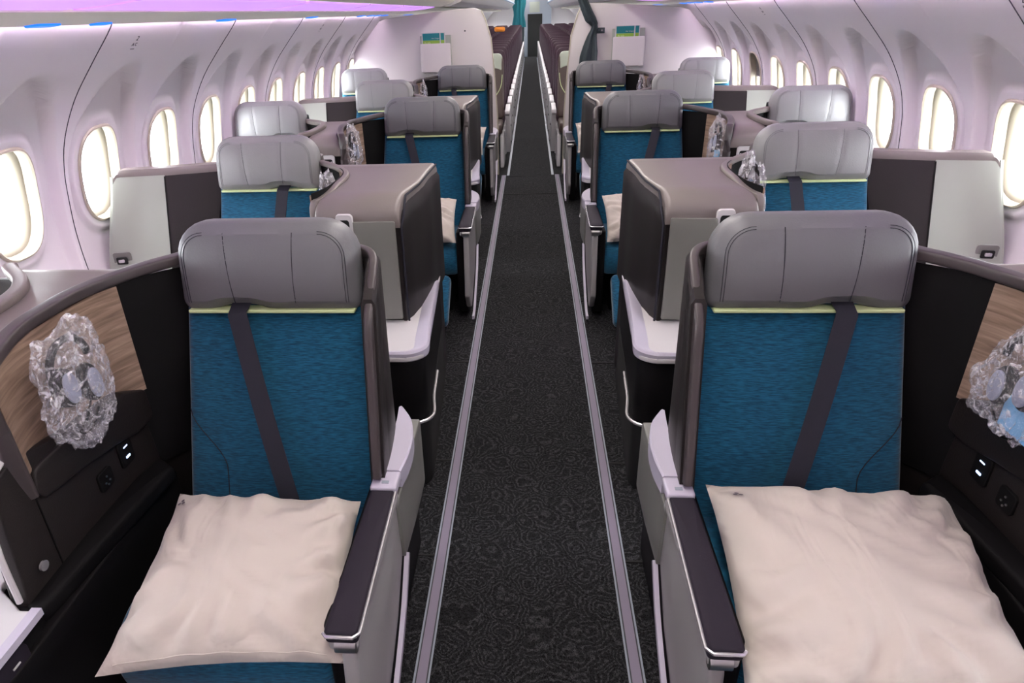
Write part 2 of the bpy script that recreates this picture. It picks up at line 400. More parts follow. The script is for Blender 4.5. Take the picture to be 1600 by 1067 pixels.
# seat row placards on the sidewall
for side, y, t_, txt in ((-1, 2.62, .085, '2'), (1, 2.34, .065, '2'), (-1, 5.1, .085, '4'), (1, 4.9, .085, '4')):
    e = empty('row_placard', wallpt(y, t_+.056, -.002)); e.location.x *= side
    tag(e, {(-1, '2'): 'small dark row number marks on left sidewall above second window', (1, '2'): 'small dark row number marks high on right sidewall near front window',
            (-1, '4'): 'small dark row marks on left sidewall farther back', (1, '4'): 'small dark row marks on right sidewall farther back'}[(side, txt)], 'sign')
    x, z, d = prof_s(t_+.056)
    up = Vector((-d.x*side, 0, -d.y)); rt = Vector((0, 1, 0)) if side == -1 else Vector((0, -1, 0)); nn = rt.cross(up)
    mw = Matrix((rt, up, nn)).transposed().to_4x4()
    text_mesh('row_number', txt, .030, 'mark', e, mw @ Matrix.Translation((0, .02, 0)))
    text_mesh('seat_letters', 'A C' if side == -1 else 'D F', .020, 'mark', e, mw @ Matrix.Translation((0, -.008, 0)))
    MB().add([e_ for e_ in [tuple(mw @ Vector(p)) for p in ((-.014, -.030, 0), (.014, -.030, 0), (.014, -.027, 0), (-.014, -.027, 0))]], [(0, 1, 2, 3)]).build('underline', 'mark', e)

# ------------------------------------------------------------------ floor, strips, ceiling, bins
MB().box(-1.75, 1.75, -1.2, 28.4, -.04, 0).build('floor', 'carpet', kind='structure')
for side in (-1, 1):
    u = .2783
    trim(MB().box(u-.021, u+.021, -.5, 7.0, .0, .003), 'mark', side)
    trim(MB().box(u-.0125, u+.0125, -.5, 7.0, .003, .005), 'strip', side)
    for da in (-.019, .019): trim(MB().box(u+da-.0025, u+da+.0025, -.5, 7.0, .003, .0045), 'engine', side)
    trim(MB().box(u-.012+(-.045), u+.012-.045, 7.0, 26.5, .0, .004), 'engine', side)
    for y in (1.55, 2.05, 2.85, 3.62, 4.12, 5.2): trim(MB().box(.30, .62, y, y+.008, .0, .003), 'gap', side)
trim(MB().box(-.5, .5, 6.20, 6.21, 0, .003), 'gap'); trim(MB().box(-.4, .4, 6.95, 6.96, 0, .003), 'gap')
# ceiling
b = MB()
cs = [(-1.44, 2.122)]+[(x, 2.122+.06*(1-(x/.8)**2)) for x in [-.8+.1*k for k in range(17)]]+[(1.44, 2.122)]
b.loft([[(x, y, z) for x, z in cs] for y in (-1.2, 28.4)], closed=False, cap=False); b.build('ceiling', 'wall', kind='structure')
for side in (-1, 1):
    MB().loft([[(1.418, y, 1.610), (1.425, y, 1.70), (1.435, y, 2.0), (1.435, y, 2.125)] for y in (-1.2, 28.4)], closed=False, cap=False).build('wall_upper_'+SN[side], 'soffit', None, side, kind='structure')
YS = -1.0; YE = 28.0
for side in (-1, 1):
    # overhead bin run: bullnose from cove up to the ceiling
    sec = [(.80, 2.115), (.66, 2.06), (.60, 1.92), (.64, 1.76), (.74, 1.655), (.87, 1.618), (.90, 1.620), (1.4, 1.75), (1.4, 2.115)]
    sec = rpoly(sec, .03, 3)
    bb = MB().loft([[(x, y, z) for x, z in sec] for y in (YS, 7.05)]).build('overhead_bins', 'soffit', None, side)
    tag(bb, 'pale overhead luggage bins above the %s business seats' % SN[side], 'luggage bin', 'overhead bins')
    bb = MB().loft([[(x*.93 if x < 1.3 else x, y, z) for x, z in sec] for y in (7.2, 25.6)]).build('overhead_bins', 'white', None, side)
    tag(bb, 'overhead luggage bins above the %s economy rows beyond the bulkhead' % SN[side], 'luggage bin', 'overhead bins')
    trim(MB().tube([(.575, y, 1.80) for y in (7.2, 12, 18, 25.6)], .022, 10), 'bin_reflection', side)  # tube added to paint the blue reflection along the lower bin edge
    for k in range(14): trim(MB().tube([(.573, 7.5+.5*k, 1.80), (.573, 7.53+.5*k, 1.80)], .0235, 10), 'mark', side)
    # soffit / service panel from cove to the wall joint
    sp = [(1.12, 1.588), (1.14, 1.582), (1.30, 1.572), (1.40, 1.562), (1.405, 1.575), (1.3, 1.61), (1.14, 1.63)]
    trim(MB().loft([[(x, y, z) for x, z in sp] for y in (YS, YE)]), 'soffit', side)
    # cove light strips with dividers
    y = YS; k = 0
    while y < 6.9:
        y1 = min([q_ for q_ in (.4, 1.7, 2.94, 4.1, 5.2, 6.1, 6.6, 6.9) if q_ > y+.01])
        c = MB().loft([[(.905, yy, 1.612), (1.0, yy, 1.600), (1.12, yy, 1.592), (1.12, yy, 1.60), (.905, yy, 1.62)] for yy in (y+.02, y1-.02)])
        o = c.build('cove_light', 'purple_l', None, side)
        tag(o, 'violet glowing cove light panel under the %s overhead bins, segment %s' % (SN[side], ['nearest the camera end', 'over the front row', 'above the first seats', 'above the second row', 'above the third row', 'above the fourth row', 'above the fifth row', 'next to the bulkhead'][min(k, 7)]), 'ceiling light', 'violet cove lights')
        o = MB().loft([[(1.392, yy, 1.592), (1.414, yy, 1.596), (1.414, yy, 1.600), (1.392, yy, 1.598)] for yy in (y+.03, y1-.03)]).build('wash_light', 'line_l', None, side)
        tag(o, 'thin pink wash light along the %s sidewall joint, %s' % (SN[side], ['behind the camera', 'beside the camera', 'above the front row windows', 'above the second row windows', 'above the third row windows', 'above the fourth row windows', 'above the fifth row windows', 'at the bulkhead'][min(k, 7)]), 'ceiling light', 'pink sidewall wash lights')
        y = y1; k += 1
    for k, y in enumerate((1.95, 3.2, 4.5, 5.85, 6.2, 6.5, 6.8)):
        e = MB().slab(rrect(.05, .15 if k else .12, .024), .008, .003, (1.372, y, 1.5595), (1, 0, -.1), (0, 1, 0), (0, 0, -1)).build('reading_light', 'blue_l', None, side)
        tag(e, 'small blue glowing lamp on the %s service panel, %s' % (SN[side], ['nearest the camera', 'second from the front', 'third from the front', 'fourth from the front', 'first of the cluster by the bulkhead', 'middle of the cluster by the bulkhead', 'last before the bulkhead'][k]), 'lamp', 'blue service panel lamps')
    e = MB().slab(rrect(.04, .09, .019), .006, .0015, (1.372, 2.23, 1.5600), (1, 0, -.1), (0, 1, 0), (0, 0, -1)).build('reading_light', 'blue_l', None, side)
    tag(e, 'tiny blue lamp just behind the nearest lamp on the %s service panel' % SN[side], 'lamp', 'blue service panel lamps')
    for k, y in enumerate((8.3, 11.5, 15.0)):
        e = MB().slab(rrect(.035, .5, .017), .004, .0015, (1.395, y, 1.5615), (1, 0, -.1), (0, 1, 0), (0, 0, -1)).build('reading_light', 'blue_l', None, side)
        tag(e, 'blue lamp on the %s service panel over economy, %s' % (SN[side], ['just past the bulkhead', 'midway back', 'far back'][k]), 'lamp', 'blue service panel lamps')
for k, (a, c) in enumerate(((-1.0, 2.9), (3.0, 7.0), (7.3, 13), (13.2, 20), (20.2, 27))):
    o = MB().box(-.10, .10, a, c, 2.155, 2.165).build('ceiling_light', 'white_l'); tag(o, 'long white ceiling wash lamp over the aisle, %s' % ['nearest', 'before the bulkhead', 'start of economy', 'mid economy', 'rear economy'][k], 'ceiling light', 'aisle ceiling lamps')
MB().box(-1.9, 1.9, -1.25, -1.2, 0, 2.3).build('wall_front', 'wall', kind='structure')
MB().box(-1.9, 1.9, 28.0, 28.1, 0, 2.3).build('wall_back', 'bulk', kind='structure')

# ------------------------------------------------------------------ seats
def headrest(parent, side, u0, u1, mname, notch, seams=True):
    w = u1-u0; h = .222; uc = (u0+u1)/2
    rr = rrect(w, h, (.030, .085, .085, .030), 7)
    rr = densify(rr, .012)
    pts = []; alt = []
    for a, b_ in rr:
        alt.append((a*(1+.03*(-b_/h)), b_))
        if b_ < -h/2+.02:
            d = abs(a-(notch-uc)); b_ += .013*(1-sstep(.030, .085, d))
        a *= 1+.03*(-b_/h)
        pts.append((a, b_))
    tilt = .14; N = Vector((0, -cos(tilt), sin(tilt))); Bv = Vector((0, sin(tilt), cos(tilt)))
    O = Vector((uc, .004, 1.021))
    def fn(a, b_):
        d = .026*max(0, 1-abs(a/(w*.51))**2.6)**.8*max(0, 1-abs(b_/(h*.51))**2.2)**.8
        for sx in (-.075, .085):
            c = sx+.10*b_*(1 if sx > 0 else -1)*.5
            d -= .0035*math.exp(-((a-c)/.006)**2)
        return d
    o = MB().slab(pts, .085, .028, O, (1, 0, 0), Bv, N, bulge=0, inner=18, seg=4, fn=fn, alt=alt).build('headrest', mname, parent, side)
    # double stitched seam following the outer corner, and two panel seams
    def surf(a, b_):
        return O+Vector((1, 0, 0))*a+Bv*b_+N*(fn(a, b_)+.0006)
        ax = abs(a)/(w/2); bx = abs(b_)/(h/2); k = max(ax, bx); t = 1-min(1, k*1.07); return O+Vector((1, 0, 0))*a+Bv*b_+N*(.022*(1-(1-t)**2)-.0004)
    for off in (.024, .030):
        for e_ in (-1, 1):
            rr_ = .085-off; path = [surf(e_*(w/2-off), -.085+.11*k/6) for k in range(7)]+[surf(e_*(w/2-.085+rr_*cos(a)), h/2-.085+rr_*sin(a)) for a in [pi/2*k/8 for k in range(9)]]
            MB().tube(path, .0008, 5).build('seam', 'leather' if mname != 'leather' else 'belt', o, side)
    for sx in (-.075, .085):
        path = [surf(sx+.05*(b_)*(1 if sx > 0 else -1), b_)+N*.0011 for b_ in [-.085+.17*k/10 for k in range(11)]]
        MB().tube(path, .0010, 5).build('seam', 'leather' if mname != 'leather' else 'belt', o, side)
    return o
def seat_core(kind, side):
    """seat with back facing the camera; coordinates relative to the headrest front line"""
    (u0, u1) = {'a': AIS, 's': SGL, 'w': WIN}[kind]; uc = (u0+u1)/2; w = u1-u0
    e = empty({'a': 'aisle_seat', 's': 'single_seat', 'w': 'window_seat'}[kind])
    notch = {'a': .71, 's': 1.03, 'w': 1.46}[kind]
    headrest(e, side, u0, u1, 'leather' if kind == 'a' else 'leather_lt', notch)
    # back: quadrilateral slab, wider at the seat
    N = Vector((0, -.955, .295)).normalized(); Bv = Vector((0, .295, .955)).normalized()
    hb = .60; wt, wb = w*.515, w*.60
    q = rpoly([(-wb, -hb/2), (wb, -hb/2), (wt, hb/2), (-wt, hb/2)], [.04, .04, .03, .03])
    O = Vector((uc, .012-.07, .64+.02))
    def fn(a, b_):
        d = 0
        for e_ in (-1, 1):      # side bolster seams
            if e_ == (1 if kind == 'a' else -1):
                c = e_*(.150+.088*sstep(-.16, .0, b_))
                if b_ < .0: d -= .004*math.exp(-((a-c)/.006)**2)
        return d
    back = MB().slab(densify(q, .02), .10, .022, O, (1, 0, 0), Bv, N, bulge=.012, inner=16, fn=fn).build('backrest', 'blue', e, side)
    p = []
    for k in range(15):
        b_ = -.27+.27*k/14; c = .150+.088*sstep(-.16, .0, b_); p.append(O+Vector(((1 if kind == 'a' else -1)*c, 0, 0))+Bv*b_+N*.0082)
    MB().tube(p, .0013, 5).build('bolster_seam', 'belt', back, side)
    zt = .908
    MB().box(u0+.014, u1-.014, -.012, .04, zt-.001, zt+.008, .003).build('piping', 'lime', e, side)
    # shoulder belt
    if kind == 'a': pa, pb = (notch+.000, -.030, .918), (.588, -.200, .455)
    elif kind == 's': pa, pb = (notch, -.030, .918), (1.09, -.200, .455)
    else: pa, pb = (notch, -.030, .918), (1.52, -.200, .455)
    path = [Vector(pa)+Vector((0, .03, .012))]+[Vector(pa).lerp(Vector(pb), k/10)+Vector((0, -.006-.008*sin(pi*k/10), 0)) for k in range(11)]
    MB().sweep(path, [(-.024, -.001), (.024, -.001), (.024, .001), (-.024, .001)], up=(0, -1, .25)).build('shoulder_belt', 'belt', e, side)
    # cushion
    cw = w/2+.025
    prof = [(-.08, .30), (-.08, .395), (-.20, .41), (-.42, .415), (-.52, .405), (-.565, .37), (-.58, .32), (-.57, .27), (-.53, .25), (-.3, .27)]
    prof = [tuple(v)[:2] for v in spline([(a, b_, 0) for a, b_ in prof], 4)]
    rings = []
    for k, (uu, sc) in enumerate([(-cw, .82), (-cw+.01, .94), (-cw+.03, 1), (0, 1.02), (cw-.03, 1), (cw-.01, .94), (cw, .82)]):
        rings.append([(uc+uu, -.33+(a+.33)*sc, .33+(b_-.33)*sc) for a, b_ in prof])
    MB().loft(rings).build('seat_cushion', 'blue', e, side)
    # leg rest wedge
    q = rrect(w*.94, .30, .03); t = Vector((0, -.80, -.60)).normalized()
    MB().slab(q, .07, .025, (uc, -.80, .215), (1, 0, 0), -t, Vector((0, -.60, .80)), bulge=.01).build('leg_rest', 'blue', e, side)
    MB().box(uc-w*.42, uc+w*.42, -.50, .02, .0, .26, .02).build('seat_base', 'black', e, side)
    return e
def ring_strip(b, pts, z0, z1, th):
    """vertical curved wall: pts plan list, thickness th to the left normal"""
    R = []
    P = [Vector((p[0], p[1])) for p in pts]
    for i, p in enumerate(P):
        t = (P[min(i+1, len(P)-1)]-P[max(i-1, 0)]).normalized(); n = Vector((-t.y, t.x))
        a0 = z0(i/(len(P)-1)) if callable(z0) else z0; a1 = z1(i/(len(P)-1)) if callable(z1) else z1
        q = p+n*th; R.append([(p.x, p.y, a0), (p.x, p.y, a1), (q.x, q.y, a1), (q.x, q.y, a0)])
    return b.loft(R)
def aisle_extras(e, side):
    # wing shell on the aisle side and behind the seat
    b = MB()
    inner = spline([(.86, .105, 0), (.60, .115, 0), (.46, .105, 0), (.405, .06, 0), (.386, -.01, 0), (.382, -.09, 0)], 5)
    R = []
    n = len(inner)
    for i, p in enumerate(inner):
        t = (inner[min(i+1, n-1)]-inner[max(i-1, 0)]).normalized(); nn = Vector((-t.y, t.x, 0))
        if nn.y < 0 and i < 5: nn = -nn
        k = i/(n-1)
        zt = 1.036-.0*k; lean = 0
        # front edge leans forward lower down and the top corner is rounded
        zt -= .055*sstep(.80, 1.0, k)
        row = []
        for (th, z) in ((0, .45), (0, zt-.012), (.006, zt), (.026, zt), (.034, zt-.012), (.034, .45)):
            fl = (-.11*(1.03-z)/.5 if k > .55 else 0)*sstep(.55, 1, k)
            q = p-nn*0; off = Vector((-nn.x if nn.x > 0 else nn.x, abs(nn.y)*1, 0))
            row.append((p.x+off.x*th, p.y+off.y*th+fl, z))
        R.append(row)
    b.loft(R); b.build('wing_shell', 'darkleather', e, side)
    # lighter rim along the front edge of the wing
    path = [(.43, .10, 1.028), (.395, .065, 1.030), (.372, .02, 1.026), (.364, -.03, 1.010), (.363, -.065, .98)]+[(.364, -.100-.11*(1.0-z)/.5, z) for z in (.93, .85, .75, .65, .56)]
    path = spline(path, 4)
    MB().sweep(path, rpoly([(-.018, -.010), (.018, -.010), (.018, .010), (-.018, .010)], .006, 3), up=(1, 0, 0)).build('wing_rim', 'rim', e, side)
    # arm rest pad
    arm = MB().slab(densify(rpoly([(.376, -.635), (.376, -.232), (.319, -.232), (.312, -.635)], [.012, .004, .004, .012]), .03), .030, .006, (0, 0, .549), (1, 0, 0), (0, 1, 0), (0, 0, 1), bulge=.002).build('armrest', 'blackpad', e, side)
    pt = [(.3165, -.230, .541), (.3095, -.60, .541), (.3095, -.627, .541), (.320, -.638, .541), (.370, -.638, .541), (.377, -.630, .541)]
    MB().tube(densify(pt, .02, False), .0036, 8).build('armrest_trim', 'silver', arm, side)
    MB().box(.316, .372, -.632, -.20, .495, .520, .008).build('armrest_underside', 'side', arm, side)
    MB().tube([(.318, -.622, .508), (.358, -.622, .508)], .018, 14).build('latch', 'steel', arm, side)
    MB().box(.314, .378, -.230, -.165, .530, .553, .005).build('armrest_cap', 'lav', arm, side)
    MB().box(.335, .352, -.215, -.205, .552, .5545).build('cap_slot', 'engine', arm, side)
    # lavender ledge ring running back around the shell
    o = spline([(.3145, -.168, 0), (.306, -.10, 0), (.308, -.02, 0), (.325, .06, 0), (.36, .125, 0)], 5); i_ = spline([(.372, -.168, 0), (.366, -.10, 0), (.362, -.02, 0), (.364, .05, 0), (.37, .12, 0)], 5)
    R = [[(a.x, a.y, .505), (a.x, a.y, .553), (a.x+.004, a.y, .557), (c.x, c.y, .557), (c.x, c.y, .505)] for a, c in zip(o, i_)]
    MB().loft(R).build('ledge_ring', 'lav', e, side)
    # outer side panels
    pl = rpoly([(-.615, .50), (-.66, .16), (-.58, .06), (-.30, .20), (-.17, .33), (-.17, .53), (-.22, .53)], [.05, .03, .03, .05, .03, .01, .01])
    MB().slab(densify(pl, .03), .03, .008, (.325, 0, 0), (0, 1, 0), (0, 0, 1), (-1, 0, 0), bulge=.006).build('side_panel', 'side', e, side)
    pl = rpoly([(-.22, .50), (-.20, .30), (-.02, .28), (.14, .28), (.14, .51)], .02)
    MB().slab(densify(pl, .03), .03, .004, (.316, 0, 0), (0, 1, 0), (0, 0, 1), (-1, 0, 0)).build('rear_side_panel', 'panel', e, side)
    MB().sweep(spline([(.312, -.68, .045), (.312, -.58, .055), (.312, -.40, .15), (.313, -.28, .22), (.316, -.18, .30)], 4), [(-.006, -.010), (.006, -.010), (.006, .010), (-.006, .010)]).build('side_trim', 'lav', e, side)
    MB().box(.345, .40, -.58, .14, .03, .50, .01).build('inner_frame', 'black', e, side)
    return e
NICHE = [(.0, .055), (.012, .035), (.09, -.035), (.135, -.10), (.155, -.17), (.160, -.25), (.158, -.36), (.145, -.43), (.125, -.485)]
def niche(u0, dr):
    return [Vector((u0+dr*p.x, p.y, 0)) for p in spline([(a, b_, 0) for a, b_ in NICHE], 5)]
def niche_u(u0, dr, y):
    P = niche(u0, dr)
    for i in range(1, len(P)):
        if P[i].y <= y: 
            k = (P[i-1].y-y)/max(1e-6, P[i-1].y-P[i].y); return P[i-1].x+(P[i].x-P[i-1].x)*min(1, max(0, k))
    return P[-1].x
def niche_parts(e, u0, dr, side):
    P = niche(u0, dr)
    # rim
    path = [(p.x, p.y, 1.022+.012*sstep(-.1, .05, p.y)-.02*sstep(-.3, -.485, p.y)) for p in P]
    path += [(P[-1].x-dr*.004, P[-1].y-.012, .985), (P[-1].x-dr*.004, P[-1].y-.018, .94), (P[-1].x-dr*.0, P[-1].y-.012, .82), (P[-1].x+dr*.01, P[-1].y+.0, .72)]
    am = dr > 0
    if not am: path = [(x-.007, y, z-.020) for x, y, z in path]
    MB().sweep(spline(path, 2), rpoly([(-.017, -.014), (.017, -.014), (.017, .012), (-.017, .012)] if am else [(-.013, -.012), (.013, -.012), (.013, .008), (-.013, .008)], .007, 3), up=(0, -.02, 1)).build('niche_rim', 'rim' if am else 'taupe', e, side)
    # dark liner of the niche
    R = []
    for p in P[4:]:
        x = p.x-dr*.003; R.append([(x, p.y, .50), (x, p.y, 1.012), (x+dr*.003, p.y, 1.012), (x+dr*.003, p.y, .50)])
    MB().loft(R).build('niche_liner', 'black', e, side)
    # wood wall between y -.085 and -.465
    i0 = min(range(len(P)), key=lambda i: abs(P[i].y+.075)); Q = P[i0:]
    R = []
    for p in Q:
        k = (Q[0].y-p.y)/(Q[0].y-Q[-1].y); zb = .725+.045*sstep(0, .6, k)
        x = p.x-dr*.009; R.append([(x, p.y, zb), (x, p.y, 1.005), (x+dr*.004, p.y, 1.005), (x+dr*.004, p.y, zb)])
    MB().loft(R).build('wood_panel', 'wood', e, side)
    return P
def console(kind, side):
    """kind 'a': storage console between aisle and the single seat. kind 'm': between aisle seat and window seat."""
    e = empty('privacy_console' if kind == 'a' else 'centre_console')
    if kind == 'a':
        inn = lambda y: .447-.045*sstep(-.53, -.20, y)-.01*sstep(-.1, .05, y)
        out = lambda y: niche_u(SGL[0], -1, y)-.012
    else:
        inn = lambda y: niche_u(AIS[1], 1, y)+.012
        out = lambda y: niche_u(WIN[0], -1, y)-.012
    yf = -.53 if kind == 'a' else -.50
    st = []
    for k in range(9):
        a = k/8*pi/2; st.append((yf+.12*(1-cos(a)), .935+.065*sin(a)))
    st += [(yf+.12+.06*k, 1.0) for k in range(1, 9) if yf+.12+.06*k < .05]+[(.055, 1.0), (.075, .99)]
    def rect_ring(y, z0, z1, dI=0, r=.018):
        a, c = inn(max(y, -.50))+dI, out(max(y, -.485))
        o = [(a, z0)]+[(a+r*(1-cos(t)), z1-r+r*sin(t)) for t in (0, .52, 1.05, pi/2)]+[(c-r*(1-cos(t)), z1-r+r*sin(t)) for t in (pi/2, 1.05, .52, 0)]+[(c, z0)]
        return [(x, y, z) for x, z in o]
    MB().loft([rect_ring(y, .900, z) for y, z in st]).build('console_cap', 'taupe', e, side)
    # aisle flank and body under the cap
    ys = [yf+.012, yf+.02, yf+.05]+[yf+.05+.06*k for k in range(1, 8) if yf+.05+.06*k < .05]+[.06]
    MB().loft([[(x, y, z) for x, z in ((inn(max(y, -.5))+.004, .05), (inn(max(y, -.5))+.002, .905), (out(max(y, -.485))-.004, .905), (out(max(y, -.485))-.006, .05))] for y in ys]).build('console_body', 'darkleather', e, side)
    if kind == 'a':
        # padded aisle flank
        R = []
        for z in [.50+.475*k/16 for k in range(17)]:
            y0 = -.525+.095*sstep(.90, .99, z)**1.5*1.0; bulge = .0
            R.append([(inn(y)-.010-.006*sin(pi*min(1, (y-y0)/(.07-y0)))+(.014 if j == 0 else 0)+.02*sstep(.955, .98, z), y, z) for j, y in enumerate([y0+(.07-y0)*k/12 for k in range(13)])]+[(inn(0)+.03, .07, z), (inn(-.4)+.03, y0, z)])
        fl = MB().loft(R).build('flank_pad', 'darkleather', e, side)
        MB().tube([(inn(-.5)-.004, -.524, z) for z in [.52+.38*k/12 for k in range(13)]]+[(inn(-.45)-.006, -.524+.085*sin(a)**2, .90+.09*sin(a)) for a in (.4, .8, 1.2, pi/2)]+[(inn(-.3)-.003, -.30, .995), (inn(0)-.003, .05, .995)], .004, 6).build('flank_piping', 'belt', fl, side)
        uL, uR = .470, .640
    else:
        uL, uR = 1.015, 1.105
    # front door panel and magazine slot
    if kind == 'a':
        aj = (.0 if side == -1 else .06)
        g = MB().slab([(a+(-.075 if 0 else .075), b_) for a, b_ in rrect(.150, .365, .006)], .010, .002, (.461, yf-.012, .742), (cos(aj), -sin(aj), 0), (0, 0, 1), (-sin(aj), -cos(aj), 0)).build('door_panel', 'panel', e, side)
    else:
        g = MB().slab(rrect(.165, .335, .006), .012, .003, (1.10, yf-.001, .66), (1, 0, 0), (0, 0, 1), (0, -1, 0)).build('door_panel', 'panel_lt', e, side)
    sx = .745 if kind == 'a' else 1.085
    if kind == 'm': sx = 1.075
    else: sx = .636
    zc = .865 if kind == 'm' else .868; hh = .085 if kind == 'm' else .17
    ww = .088 if kind == 'm' else .060
    outp = rrect(ww, hh, .014); inp = rrect(ww-.022, hh-.028, .006)
    fr = MB()
    for (o_, y0) in ((1, yf-.020),):
        A_ = [(sx+a, yf-.004, zc+b_) for a, b_ in rrect(ww, hh, .014, 6)]; B_ = [(sx+a*.96, yf-.014, zc+b_*.97) for a, b_ in rrect(ww, hh, .014, 6)]
        n = len(A_); 
        C_ = [(sx+a*(ww-.024)/ww, yf-.014, zc-.003+b_*(hh-.034)/hh) for a, b_ in rrect(ww, hh, .014, 6)]; D_ = [(c[0], yf+.03, c[2]) for c in C_]
        fr.loft([A_, B_, C_, D_], cap=False)
    slot = fr.build('magazine_slot', 'white', e, side)
    MB().box(sx-ww/2+.012, sx+ww/2-.012, yf-.005, yf-.003, zc-hh/2+.012, zc+hh/2-.012).build('slot_recess', 'gap', slot, side)
    # lower cabinet with shelf
    if kind == 'a':
        plan = rpoly([(.345, -.815), (.82, -.815), (.82, -.50), (.42, .03), (.400, .03)], [.09, .01, .01, .01, .01])
        plan = [(.335, -.70), (.335, -.76)]
        pl = rpoly([(.84, -.815), (.338, -.815), (.392, .04), (.84, .04)], [.01, .085, .01, .01], 8)
        pl2 = rpoly([(.84, -.80), (.352, -.80), (.402, .04), (.84, .04)], [.01, .075, .01, .01], 8)
        uo = lambda y: .338+.054*(y+.815)/.855
    else:
        pl = rpoly([(1.28, -.80), (.945, -.80), (.945, -.612), (.985, -.612), (1.066, -.56), (1.07, -.50), (1.28, -.50)], [.01, .03, .005, .01, .02, .01, .01], 5)
        pl2 = rpoly([(1.275, -.795), (.95, -.795), (.95, -.62), (1.01, -.50), (1.275, -.50)], [.01, .03, .01, .01, .01], 5)
    MB().slab(densify(pl2, .05), .252, .004, (0, 0, .530), (1, 0, 0), (0, 1, 0), (0, 0, 1)).build('cabinet', 'black', e, side)
    MB().slab(densify(pl2, .05), .272, .004, (0, 0, .275), (1, 0, 0), (0, 1, 0), (0, 0, 1)).build('plinth', 'gap', e, side)
    sh = MB().slab(densify(pl, .05), .018, .004, (0, 0, .546), (1, 0, 0), (0, 1, 0), (0, 0, 1)).build('shelf', 'white', e, side)
    if kind == 'a':
        # raised lavender lip round the front and aisle edge
        path = [(.82, -.812)]+[(.44, -.812), (.41, -.811), (.385, -.805), (.362, -.789), (.346, -.765), (.341, -.73)]+[(uo(y)+.0, y) for y in (-.65, -.55, -.45, -.35, -.25, -.19, -.16)]
        P = spline([(a, c, 0) for a, c in path], 3); R = []
        n = len(P)
        for i, p in enumerate(P):
            t = (P[min(i+1, n-1)]-P[max(i-1, 0)]).normalized(); nn = Vector((t.y, -t.x, 0))
            if nn.x < 0 or nn.y < -.5: nn = -nn
            if i < 8: nn = Vector((0, 1, 0))
            h = .010+.022*sstep(-.72, -.5, p.y)
            h = min(h, h*(1-.75*sstep(-.22, -.15, p.y)))
            wdt = .050*(1 if i > 12 else .55+.45*i/12)
            R.append([(p.x, p.y, .528), (p.x-nn.x*.002, p.y-nn.y*.002, .5576-.006+h*.5), (p.x+nn.x*.004, p.y+nn.y*.004, .5576+h*.6), (p.x+nn.x*.012, p.y+nn.y*.012, .5576+h*.6), (p.x+nn.x*wdt, p.y+nn.y*wdt, .5475), (p.x+nn.x*wdt, p.y+nn.y*wdt, .528)])
        MB().loft(R).build('shelf_lip', 'lav', sh, side)
        tp = [(.82, -.806, .282), (.44, -.806, .282), (.41, -.805, .282), (.383, -.798, .282), (.359, -.782, .282), (.343, -.757, .282), (.339, -.72, .282)]+[(uo(y)+.004, y, .282) for y in (-.62, -.52, -.43)]
        MB().tube(spline(tp, 3), .006, 8).build('cabinet_trim', 'silver', e, side)
    else:
        MB().sweep(spline([(1.28, -.805, .552), (1.0, -.805, .552), (.965, -.800, .552), (.944, -.775, .552), (.942, -.70, .552), (.944, -.615, .552)], 3), [(-.010, -.010), (.010, -.010), (.010, .006), (-.010, .006)]).build('shelf_lip', 'lav', sh, side)
        # control panel below the shelf, facing the aisle seat
        cp = MB().slab(rrect(.22, .055, .018), .008, .002, (.941, -.775, .505), (0, 1, 0), (0, 0, 1), (-1, 0, 0)).build('seat_controls', 'blackpad', e, side)
        for k in range(4): MB().box(.9385, .9405, -.845+.045*k, -.827+.045*k, .503, .5065).build('control_mark', 'white', cp, side)
    if kind == 'a': niche_parts(e, SGL[0], -1, side)
    else:
        niche_parts(e, AIS[1], 1, side); 
        P = niche(WIN[0], -1)
        MB().loft([[(p.x-.001, p.y, .50), (p.x-.001, p.y, .996), (p.x-.006, p.y, .996), (p.x-.006, p.y, .50)] for p in P[2:]]).build('niche_liner', 'black', e, side)
        MB().box(1.40, 1.75, .165, .185, .35, .93, .004).build('window_side_shell', 'darkleather', e, side)
        MB().sweep([(p.x-.007, p.y, 1.008) for p in P]+[(P[-1].x-.007, P[-1].y-.010, .975), (P[-1].x-.007, P[-1].y-.012, .85)], rpoly([(-.017, -.014), (.017, -.014), (.017, .012), (-.017, .012)], .008, 3), up=(0, -.02, 1)).build('niche_rim', 'taupe', e, side)
        # lower niche shelf, socket panel, armrest ledge
        MB().slab(densify(rpoly([(-.075, .725), (-.16, .765), (-.30, .775), (-.47, .775), (-.485, .73), (-.47, .70), (-.38, .69), (-.24, .665), (-.14, .64), (-.07, .64)], .02, 3), .03), .06, .006, (.975, 0, 0), (0, 1, 0), (0, 0, 1), (-1, 0, 0), bulge=.004).build('niche_ledge', 'darkleather', e, side)
        MB().slab(densify(rpoly([(-.08, .50), (-.595, .48), (-.56, .80), (-.50, .82), (-.10, .72)], .015, 3), .03), .04, .004, (.985, 0, 0), (0, 1, 0), (0, 0, 1), (-1, 0, 0)).build('socket_panel', 'darkleather', e, side)
        MB().tube(spline([(.992, -.50, .83), (.988, -.565, .80), (.984, -.600, .70), (.984, -.606, .56)], 5), .006, 8).build('edge_trim', 'white', e, side)
        us = MB().slab(rrect(.052, .072, .008), .008, .002, (.979, -.205, .625), (0, 1, 0), (0, 0, 1), (-1, 0, 0)).build('usb_port', 'black', e, side)
        MB().slab(rrect(.016, .006, .002), .002, .0008, (.9775, -.205, .612), (0, 1, 0), (0, 0, 1), (-1, 0, 0)).build('port_light', 'usb', us, side)
        MB().slab(rrect(.016, .003, .001), .002, .0005, (.9775, -.205, .640), (0, 1, 0), (0, 0, 1), (-1, 0, 0)).build('port_light', 'usb', us, side)
